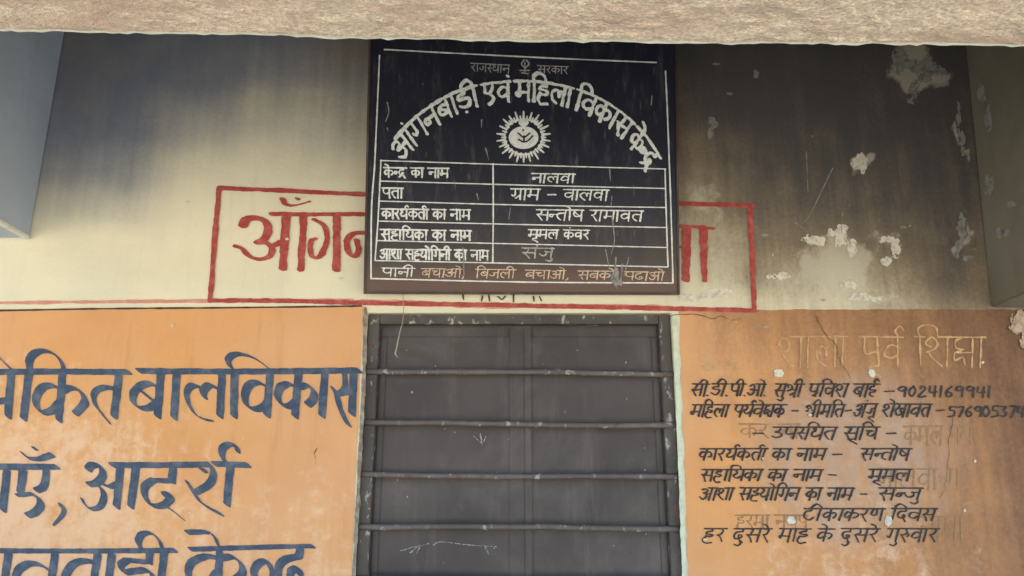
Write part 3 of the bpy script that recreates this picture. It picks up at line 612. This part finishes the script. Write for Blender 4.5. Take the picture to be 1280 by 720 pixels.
def crack(seed, x, y, n, dx, dy, m):
    r = random.Random(seed); p = [(x, y)]
    for _ in range(n): x += dx + r.uniform(-4, 4); y += dy + r.uniform(-4, 4); p.append((x, y))
    q = [((p[i][0] + p[i + 1][0]) / 2 + r.uniform(-1.5, 1.5), (p[i][1] + p[i + 1][1]) / 2 + r.uniform(-1.5, 1.5)) for i in range(n)]
    return strokes_film("hairline_crack", [([v for ab in zip(p, q) for v in ab], .9, .4)], .55, .5, 0, .35, WALL, .0062, m, wall, .5, 5, seed)
for k, q in enumerate([(838, 396, 10, 9, -.5), (1020, 395, 12, 3, 8), (1190, 520, 12, -2, 9), (396, 560, 3, -1.5, 7), (700, 385, 0, 0, 0)]):
    if q[2]: crack(400 + k, *q, M_CRACK)
rnd = random.Random(21)
for k in range(26):
    side = rnd.random() < .38; x = rnd.uniform(5, 440) if side else rnd.uniform(862, 1275); y = rnd.uniform(395, 715) if rnd.random() < .75 else rnd.uniform(250, 380)
    r = rnd.uniform(.8, 2.2); blob("paint_chip", [(x, y, r * rnd.uniform(.7, 1.8), r)], rnd.choice([M_CHIP, M_CHIP2, M_MINT]), .0058, 430 + k, .35, .9, 2.2)
# scuffs on the dirty side beam (its inner face) and the broken plaster at the right end
RB = Plane((XR, 0, ZR), (-1, 0, .065))
def scuff(seed, cx, cy, rx, ry, m=M_PATCH):
    return film("plaster_patch", lambda X, Y: 1 - np.sqrt(((X - cx) / rx) ** 2 + ((Y - cy) / ry) ** 2) + 1.6 * (fbm(X / 6, Y / 10, seed, 5) - .5), (cx - 2 * rx, cy - 2 * ry, cx + 2 * rx, cy + 2 * ry), .6, RB, .0015, m, sbr)
for k, q in enumerate([(1226, 118, 6, 12), (1235, 148, 4, 14), (1236, 232, 5, 12), (1268, 255, 7, 4), (1252, 292, 9, 6)]): scuff(320 + k, *q)
blob("bare_patch", [(1276, 402, 15, 16), (1290, 420, 16, 24)], M_CHIP2, .0065, 330, .7, .5, 9)
# ------------------------------------------------------------------ metal door
door = lab(empty("metal_door", ((DX0 + DX1) / 2, .05, 0)), "dark grey metal double door crossed by thin rails"); door.parent = bld
def metal(name, c, c2, rough, splash=0.0):
    m, nt, b = mat(name); P = coords(nt); PV = coords(nt, 1, 1, .15)
    k = mix(nt, ramp(nt, noise(nt, 3, 6, .6, P), .35, .7), c, c2)
    k = mix(nt, math_(nt, 'MULTIPLY', ramp(nt, noise(nt, 14, 7, .7, PV), .5, .75), .45), k, tuple(x * 2.1 for x in c2))
    k = mix(nt, math_(nt, 'MULTIPLY', ramp(nt, noise(nt, 2.2, 7, .7, P, .5), .45, .68), .35), k, (.15, .14, .13))
    if splash:
        k = mix(nt, math_(nt, 'MULTIPLY', ramp(nt, noise(nt, 38, 5, .6, coords(nt, 1, 1, .6), .4), .58, .66), splash), k, (.48, .47, .42))
        k = mix(nt, math_(nt, 'MULTIPLY', ramp(nt, noise(nt, 26, 5, .6, P, .4), .60, .66), .7), k, (.10, .045, .03))
    nt.links.new(k, b.inputs['Base Color']); b.inputs['Roughness'].default_value = rough; b.inputs['Specular IOR Level'].default_value = .3
    bump(nt, b, noise(nt, 5, 4, .5, P), .12, .02)
    return m
M_LEAF = metal("dark_grey_enamel", (.045, .038, .037), (.066, .056, .053), .5)
M_FRAME = metal("splashed_steel_angle", (.05, .046, .042), (.07, .064, .055), .6, .6)
M_RAIL = metal("worn_steel_rail", (.075, .066, .062), (.11, .098, .09), .5, .5)
FW = .040                                                             # frame width
def part(name, boxes, m, parent=door, bevel=.002):
    bm = bmesh.new()
    for q in boxes: box(bm, *q)
    return bm_obj(name, bm, m, parent, bevel)
g = .002
part("frame", [(DX0 + g, DX0 + FW, .018, .050, 0, DZ - g), (DX1 - FW, DX1 - g, .018, .050, 0, DZ - g), (DX0 + FW + g, DX1 - FW - g, .018, .050, DZ - .034, DZ - g)], M_FRAME)
YD = .056
mx = wx(661, 560, YD)
lf = part("door_leaf", [(DX0 + g, mx - .003, YD, YD + .03, .012, DZ - .003)], M_LEAF); lab(lf, "left door leaf with the lapping strip")
rf = part("door_leaf", [(mx + .003, DX1 - g, YD, YD + .03, .012, DZ - .003)], M_LEAF)
x636 = wx(637, 560, YD)
part("lapping_strip", [(x636, mx + .008, YD - .0035, YD - .0015, .012, DZ - .010)], M_LEAF, door, .0006)
part("lapping_strip", [(mx - .014, mx + .010, YD - .011, YD - .0045, .012, DZ - .052)], M_LEAF, door, .002)
part("leaf_border", [(DX0 + FW + .004, DX0 + FW + .024, YD - .007, YD - .001, .012, DZ - .075), (DX0 + FW + .004, x636 - .006, YD - .007, YD - .001, DZ - .073, DZ - .040)], M_LEAF)
part("leaf_border", [(DX1 - FW - .024, DX1 - FW - .004, YD - .007, YD - .001, .012, DZ - .075), (mx + .016, DX1 - FW - .004, YD - .007, YD - .001, DZ - .073, DZ - .040)], M_LEAF)
rnd = random.Random(4)
for y0, y1 in ((463, 467), (528, 531.5), (593, 596.5), (658, 660.5), (724, 726), (791, 792)):
    bm = bmesh.new(); z0, z1 = wz(452, y0, .004), wz(842, y1, .004); n = 12
    ext = .012
    pts = [(DX0 + .004 + (DX1 - DX0 - .008) * i / n, .004 + rnd.uniform(-.001, .001), z0 + (z1 - z0) * i / n + .0022 * math.sin(i * .55 + y0) + rnd.uniform(-.0012, .0012)) for i in range(n + 1)]
    tube(bm, pts, .0098, 10)
    for v in bm.verts: v.co.y = .010 + (v.co.y - .004) * .75
    bm_obj("rail", bm, M_RAIL, door, 0, True)
DOORP = Plane((0, YD - .0008, 0), (0, -1, 0))
M_CHALK = paint_material("chalk_smear", (.30, .30, .30), (.10, .10, .10), .9, 60, 1)
DZo = lambda p: Z(440, 370, 2.057, p)
strokes_film("chalk_mark", [(DZo(p), 1, .5) for p in ([(312, 360), (335, 378), (345, 360)], [(330, 355), (335, 385)], [(125, 655), (160, 645), (185, 640), (200, 635)], [(210, 640), (230, 632), (300, 640), (380, 645)], [(150, 660), (175, 640), (165, 665)], [(340, 640), (352, 665)])],
     1.0, .7, 20, .5, DOORP, .0032, M_CHALK, door, 1.3, 2.5, 95)
def specks(X, Y):
    r = random.Random(8); f = np.full(X.shape, -9.0)
    for _ in range(34):
        cx, cy, q = r.uniform(475, 825), r.uniform(412, 715), r.uniform(.5, 1.3); f = np.maximum(f, q - np.sqrt((X - cx) ** 2 + ((Y - cy) * .8) ** 2))
    return f
film("paint_speck", specks, (470, 405, 830, 720), .6, DOORP, .0006, M_CHALK, door)

# ================================================================== SIGNBOARD, leaning out from the wall at its top
pb = WALL.at(650, 367); zb = pb[2]
tilt, yaw = rad(10.2), rad(2.2)
nB = np.array([math.sin(yaw) * .0 + .030, -math.cos(tilt), -math.sin(tilt)])
BOARD = Plane((0, -.036, zb), nB)
bc = BOARD.at(652, 367)
sign = lab(empty("signboard", tuple(bc)), "black metal signboard with white lettering and sun emblem, leaning out above the door", "signboard")
m, nt, b = mat("black_enamel_board"); P = coords(nt); PV = coords(nt, 1, 1, .12)
base = mix(nt, ramp(nt, noise(nt, 4, 6, .6, P), .3, .7), (.006, .008, .019), (.010, .012, .023))
base = mix(nt, math_(nt, 'MULTIPLY', ramp(nt, noise(nt, 30, 6, .7, PV), .5, .72), .8), base, (.046, .048, .054))
base = mix(nt, math_(nt, 'MULTIPLY', ramp(nt, noise(nt, 60, 4, .6, coords(nt, 1, 1, .05)), .62, .72), .5), base, (.10, .10, .10))
rust_reflection = attr(nt, 'rust_reflection'); dn = math_(nt, 'ADD', rust_reflection, math_(nt, 'MULTIPLY', math_(nt, 'SUBTRACT', noise(nt, 12, 7, .7, PV), .5), .9), True)
base = mix(nt, math_(nt, 'MULTIPLY', ramp(nt, dn, .15, .8), ramp(nt, rust_reflection, .0, .15)), base, mix(nt, ramp(nt, rust_reflection, .55, .95), (.042, .035, .030), (.085, .045, .034)))
nt.links.new(base, b.inputs['Base Color']); b.inputs['Roughness'].default_value = .42; b.inputs['Specular IOR Level'].default_value = .35
bump(nt, b, noise(nt, 4, 3, .5, P), .08, .02)
q = [BOARD.at(*p) for p in ((461, 47), (846, 50), (849.5, 368.5), (454.5, 367))]
n3 = BOARD.n; NXs, NZs = 60, 60
vl, fs, dv = [], [], []
for side in (0, 1):
    for j in range(NZs + 1):
        for i in range(NXs + 1):
            s_, t_ = i / NXs, j / NZs
            p = (q[0] * (1 - s_) + q[1] * s_) * (1 - t_) + (q[3] * (1 - s_) + q[2] * s_) * t_
            d_ = (.0012 * math.sin(s_ * 9) * math.sin(t_ * 7)) * 0
            vl.append(tuple(p - n3 * .022 * side)); 
            yy = 50 + t_ * 318
            dv.append(np.interp(yy, [50, 190, 240, 300, 335, 352, 368], [0, .03, .12, .36, .70, .92, 1.0]))  # brown ground reflection painted in downwards, rust at the very bottom
def vid(side, i, j): return side * (NXs + 1) * (NZs + 1) + j * (NXs + 1) + i
for j in range(NZs):
    for i in range(NXs):
        fs.append((vid(0, i, j), vid(0, i, j + 1), vid(0, i + 1, j + 1), vid(0, i + 1, j))); fs.append((vid(1, i, j), vid(1, i + 1, j), vid(1, i + 1, j + 1), vid(1, i, j + 1)))
for i in range(NXs):
    fs.append((vid(0, i, 0), vid(0, i + 1, 0), vid(1, i + 1, 0), vid(1, i, 0))); fs.append((vid(0, i, NZs), vid(1, i, NZs), vid(1, i + 1, NZs), vid(0, i + 1, NZs)))
for j in range(NZs):
    fs.append((vid(0, 0, j), vid(1, 0, j), vid(1, 0, j + 1), vid(0, 0, j + 1))); fs.append((vid(0, NXs, j), vid(0, NXs, j + 1), vid(1, NXs, j + 1), vid(1, NXs, j)))
me = bpy.data.meshes.new("board"); me.from_pydata(vl, [], fs); a = me.attributes.new('rust_reflection', 'FLOAT', 'POINT'); a.data.foreach_set('value', np.array(dv, np.float32))
link("board", me, m, sign)
fr = []
for (u0, v0, u1, v1) in ((461, 47, 466, 367), (841, 50, 849, 368), (455, 362.5, 849.5, 368.5)): pass
bm = bmesh.new()
def lip(c0, c1, inw):
    a0, a1 = np.array(c0), np.array(c1); w_ = np.array(inw) * .007; vs_ = []
    for p in (a0, a1):
        for o_ in (w_ * 0, w_):
            for d_ in (.0006, .0052): vs_.append(bm.verts.new(tuple(p + o_ + n3 * d_)))
    for f in ((0, 1, 3, 2), (4, 6, 7, 5), (0, 4, 5, 1), (2, 3, 7, 6), (0, 2, 6, 4), (1, 5, 7, 3)): bm.faces.new([vs_[i] for i in f])
ux = (q[2] - q[3]) / np.linalg.norm(q[2] - q[3]); uz = (q[0] - q[3]) / np.linalg.norm(q[0] - q[3]); uz2 = (q[1] - q[2]) / np.linalg.norm(q[1] - q[2])
lip(q[3] + uz * .0075, q[0], ux); lip(q[2] + uz2 * .0075, q[1], -ux); lip(q[3], q[2], uz)
bm_obj("rolled_rim", bm, metal("rusty_rim", (.030, .022, .019), (.06, .036, .026), .55), sign)
# two steel straps that carry it from the wall
m_strap = metal("rusty_strap", (.09, .05, .035), (.14, .08, .05), .7)
for xx in (-.36, .36):
    k = WALL.at(640 + xx * 340, 150); f_ = BOARD.at(640 + xx * 340, 150, -.024)
    bm = bmesh.new(); box(bm, f_[0] - .014, f_[0] + .014, f_[1] + .006, -.002, f_[2] - .003, f_[2] + .003); bm_obj("strap", bm, m_strap, sign)

def sfilm(name, strokes, a, b, phi, m, off=.0012, wear=.3, ws=4, k=1, step=.36): return strokes_film(name, strokes, a, b, phi, step, BOARD, off, m, sign, wear, ws, k)
SB = lambda p: Z(450, 50, 3.2, p)
SC = lambda p: Z(450, 200, 3.2, p)
# outer border and table rules
sfilm("border_line", [SB([(98, 38), (400, 54), (800, 74), (1185, 90)]), SB([(78, 62), (70, 250), (58, 512)]), SC([(58, 32), (46, 200), (44, 470)]), SC([(44, 474), (640, 488), (1250, 492)]), SB([(1222, 125), (1230, 300), (1238, 512)]), SC([(1238, 32), (1244, 200), (1252, 490)])],
      .95, .9, 0, M_WHITE, wear=.45, ws=9, k=2)
sfilm("table_rule", [SC([(82, 2), (640, 20), (1222, 36)]), SC([(80, 84), (640, 100), (1222, 114)]), SC([(76, 164), (640, 180), (1222, 190)]), SC([(72, 244), (640, 258), (1224, 270)]), SC([(66, 322), (640, 336), (1226, 350)]), SC([(60, 402), (640, 414), (1230, 428)]),
      SC([(84, 0), (72, 240), (60, 402)]), SC([(532, 14), (533, 200), (531, 412)]), SC([(1220, 36), (1226, 250), (1232, 428)])], .9, .75, 0, M_WHITE, .0014, .45, 8, 3)
# line over the arch, its small seal
sfilm("sign_line", text_line("ra aa ja hsa tha aa na", 588, 637, 79, 89, .05, .05, 101), .62, .5, 30, M_OLDWHITE, wear=.4, k=4, step=.3)
sfilm("sign_line", text_line("sa ra ka aa ra", 672, 710, 82, 91, .05, .04, 102), .62, .5, 30, M_OLDWHITE, wear=.4, k=5, step=.3)
sfilm("seal", [[(655, 75), (652, 80), (656, 85)], [(658, 75), (661, 80), (657, 85)], [(650, 88), (662, 88)], [(652, 91), (660, 92)], [(656, 78), (656, 90)]], .9, .7, 0, M_OLDWHITE, wear=.3, k=6, step=.3)
# the arched heading
def arch(text, u0, u1, h, seed, flip=1):
    """writes along the arch; u runs 0..1 from its left foot to its right foot"""
    K = [(487, 184), (503, 163), (527, 141), (560, 120), (600, 106), (655, 101), (705, 107), (745, 121), (780, 143), (807, 170), (826, 198)]
    c = smooth(K, 20); c = np.array(c); L = np.concatenate([[0], np.cumsum(np.hypot(*np.diff(c, axis=0).T))]); L /= L[-1]
    rnd = random.Random(seed); st, w = compose(text, rnd, .015)
    def mp(x, y):
        u = u0 + (u1 - u0) * x / w
        p = np.array([np.interp(u, L, c[:, 0]), np.interp(u, L, c[:, 1])]); e = .02
        t = np.array([np.interp(u + e, L, c[:, 0]) - np.interp(u - e, L, c[:, 0]), np.interp(u + e, L, c[:, 1]) - np.interp(u - e, L, c[:, 1])]); t /= np.linalg.norm(t)
        n = np.array([-t[1], t[0]])
        n = n * .75 + np.array([0, 1]) * .25; n /= np.linalg.norm(n)
        return tuple(p + n * y * h)
    out = []
    for s in st:
        q_ = smooth(s, 4) if len(s) > 2 else [s[0], ((s[0][0] + s[1][0]) / 2, (s[0][1] + s[1][1]) / 2), s[1]]
        if len(s) == 2 and abs(s[0][0] - s[1][0]) > .8: q_ = [(s[0][0] + (s[1][0] - s[0][0]) * k / 14, s[0][1]) for k in range(15)]
        out.append([mp(*p) for p in q_])
    return out
for k, (t, u0, u1) in enumerate([("a aa +anu ga na ba aa rra ii", .0, .34), ("e va +anu", .355, .445), ("ma i ha la aa", .46, .645), ("i va ka aa sa", .66, .865), ("ka +e hna dra", .88, 1.0)]):
    sfilm("arched_word", arch(t, u0, u1, 25, 110 + k), 2.5, 1.75, 35, M_WHITE, wear=.75, ws=5, k=120 + k)
# sun emblem: rays round a seated mother and child
ex, ey = 654.5, 171
rays = []
for k in range(44):
    t = (k + .2 * math.sin(k * 7)) / 44 * math.tau; r0, r1 = (24, 33.5 + .8 * math.sin(k * 5)) if k % 2 == 0 else (23, 27.5)
    rays.append(([(ex + r0 * math.sin(t), ey - r0 * .93 * math.cos(t)), (ex + r1 * math.sin(t), ey - r1 * .95 * math.cos(t))], 1.15, .6))
em = lab(empty("sun_emblem", (0, 0, 0))); em.parent = sign; em.location = (0, 0, 0)
em_off = Vector(bc)
o = sfilm("ray", rays, 1.5, 1.5, 0, M_WHITE, wear=.25, k=131, step=.36)
o.name = "sun_rays"
def body(X, Y):
    x, y = (X - 654.5), (Y - 171)
    f = 1 - np.sqrt((x / 18.6) ** 2 + ((y - 1) / 14.2) ** 2) ** 1.0
    f = np.minimum(f, 1.0); f = np.where(y < -9, f - .0, f)
    head = 1 - np.sqrt((x / 6.4) ** 2 + ((y + 18) / 4.8) ** 2)
    o = np.maximum(f, head)
    return o
film("mother_and_child", body, (632, 144, 678, 188), .3, BOARD, .0012, M_WHITE, sign)
sfilm("dark_detail", [[(648, 166.5), (655, 171.5), (662, 166.5)], [(648.5, 174.5), (655, 177.5), (661, 175), (665.5, 170)], [(655, 170), (655, 176)], [(653.8, 162), (654.2, 163)]], 1.15, 1.0, 0, M_SIGNBLACK, .0020, .3, 3, 139, .3)
for ob in ("sun_rays", "dark_detail", "mother_and_child"):
    oo = bpy.data.objects[ob]; oo.parent = em
# table texts
rows_l = ["ka +e hna dra | ka aa | na aa ma", "pa ta aa", "ka aa ra ya +reph ka ta +reph aa | ka aa | na aa ma", "sa ha aa i ya ka aa | ka aa | na aa ma", "a aa sha aa | sa ha ya aa +o i ga na ii | ka aa | na aa ma"]
geo_l = [(480, 561, 209.5, 221), (478, 504, 235, 247), (477, 588, 261, 273), (476, 589, 287, 299), (475, 611, 311.5, 323.5)]
for k, (t, (x0, x1, y0, y1)) in enumerate(zip(rows_l, geo_l)):
    sfilm("row_heading", text_line(t, x0, x1, y0, y1, 0, .012, 140 + k, .02), 1.3, 1.0, 30, M_WHITE, wear=.75, ws=4, k=150 + k, step=.3)
rows_r = [("na aa la va aa", 664, 718, 217, 228, M_WHITE), ("gra aa ma | dash | va aa la va aa", 638, 760, 236, 249, M_WHITE), ("sa hna ta aa +o ssa | ra aa ma aa va ta", 670, 803, 262, 275, M_WHITE), ("ma +uu ma la | ka +anu va ra", 660, 736, 287, 298, M_WHITE), ("sa +anu ja +u", 652, 692, 310, 322, M_OLDWHITE)]
for k, (t, x0, x1, y0, y1, mm) in enumerate(rows_r):
    sfilm("row_entry", text_line(t, x0, x1, y0, y1, .12, .012, 160 + k, .035), 1.15, .8, 25, mm, wear=.7, ws=4, k=170 + k, step=.3)
for k, (t, x0, x1) in enumerate([("pa aa na ii", 477, 518), ("ba ca aa a aa +o comma", 526, 582), ("i ba ja la ii", 594, 644), ("ba ca aa a aa +o comma", 656, 712), ("sa ba ka aa +o", 722, 768), ("pa ddh aa a aa +o", 780, 830)]):
    sfilm("slogan_word", text_line(t, x0, x1, 335 + .015 * (x0 - 477), 345.5 + .015 * (x0 - 477), .12, .01, 180 + k, .03), .9, .6, 25, M_WHITE if k == 0 else M_RUSTTEXT, wear=.5, ws=3, k=190 + k, step=.3)
# lime drips and scratches on the board
drips = [[(765, 270), (768, 300), (764, 318)], [(770, 322), (768, 350), (772, 362)], [(762, 338), (766, 352), (771, 360)], [(778, 330), (776, 350), (770, 358)], [(757, 312), (762, 338)], [(786, 322), (780, 345)], [(484, 128), (486, 140), (482, 152)], [(484, 160), (485, 164)],
         [(602, 150), (602, 160)], [(607, 185), (611, 200)], [(815, 120), (814, 132)], [(528, 105), (529, 106)], [(762, 212), (763, 226)], [(638, 260), (636, 275)], [(596, 242), (598, 250)], [(579, 310), (580, 345)], [(765, 245), (764, 256)]]
for k, p in enumerate(drips): strokes_film("lime_drip", [(p, 1, .5)], .95, .8, 0, .4, BOARD, .0018, M_PATCH, sign, .6, 4, 201 + k)
def splash(X, Y):
    n = fbm(X / 5, Y / 7, 205, 4) - .5
    return 1 - np.sqrt(((X - 770) / 8) ** 2 + ((Y - 347) / 15) ** 2) + 2.2 * n - .35
film("lime_drip", splash, (748, 318, 792, 372), .45, BOARD, .0020, M_PATCH, sign)

# ================================================================== loose thread hanging at the door head
zt = wz(503, 374, -.012)
pts = [WALL.at(x, y, .014) for x, y in ((503.5, 366), (504, 378), (504.5, 392), (503, 404), (500, 414), (497.5, 426), (495.5, 436), (494, 442), (497, 447))]
cen = pts[0]
bm = bmesh.new(); tube(bm, [Vector(p) for p in pts], [.0012, .0012, .0012, .0015, .0018, .0022, .0024, .003, .0012], 6)
th = bm_obj("hanging_thread", bm, paint_material("dusty_cotton", (.34, .32, .28), (.2, .19, .17), .9), None, 0, True)
lab(th, "thin dusty thread dangling in front of the top left of the metal door", "thread")
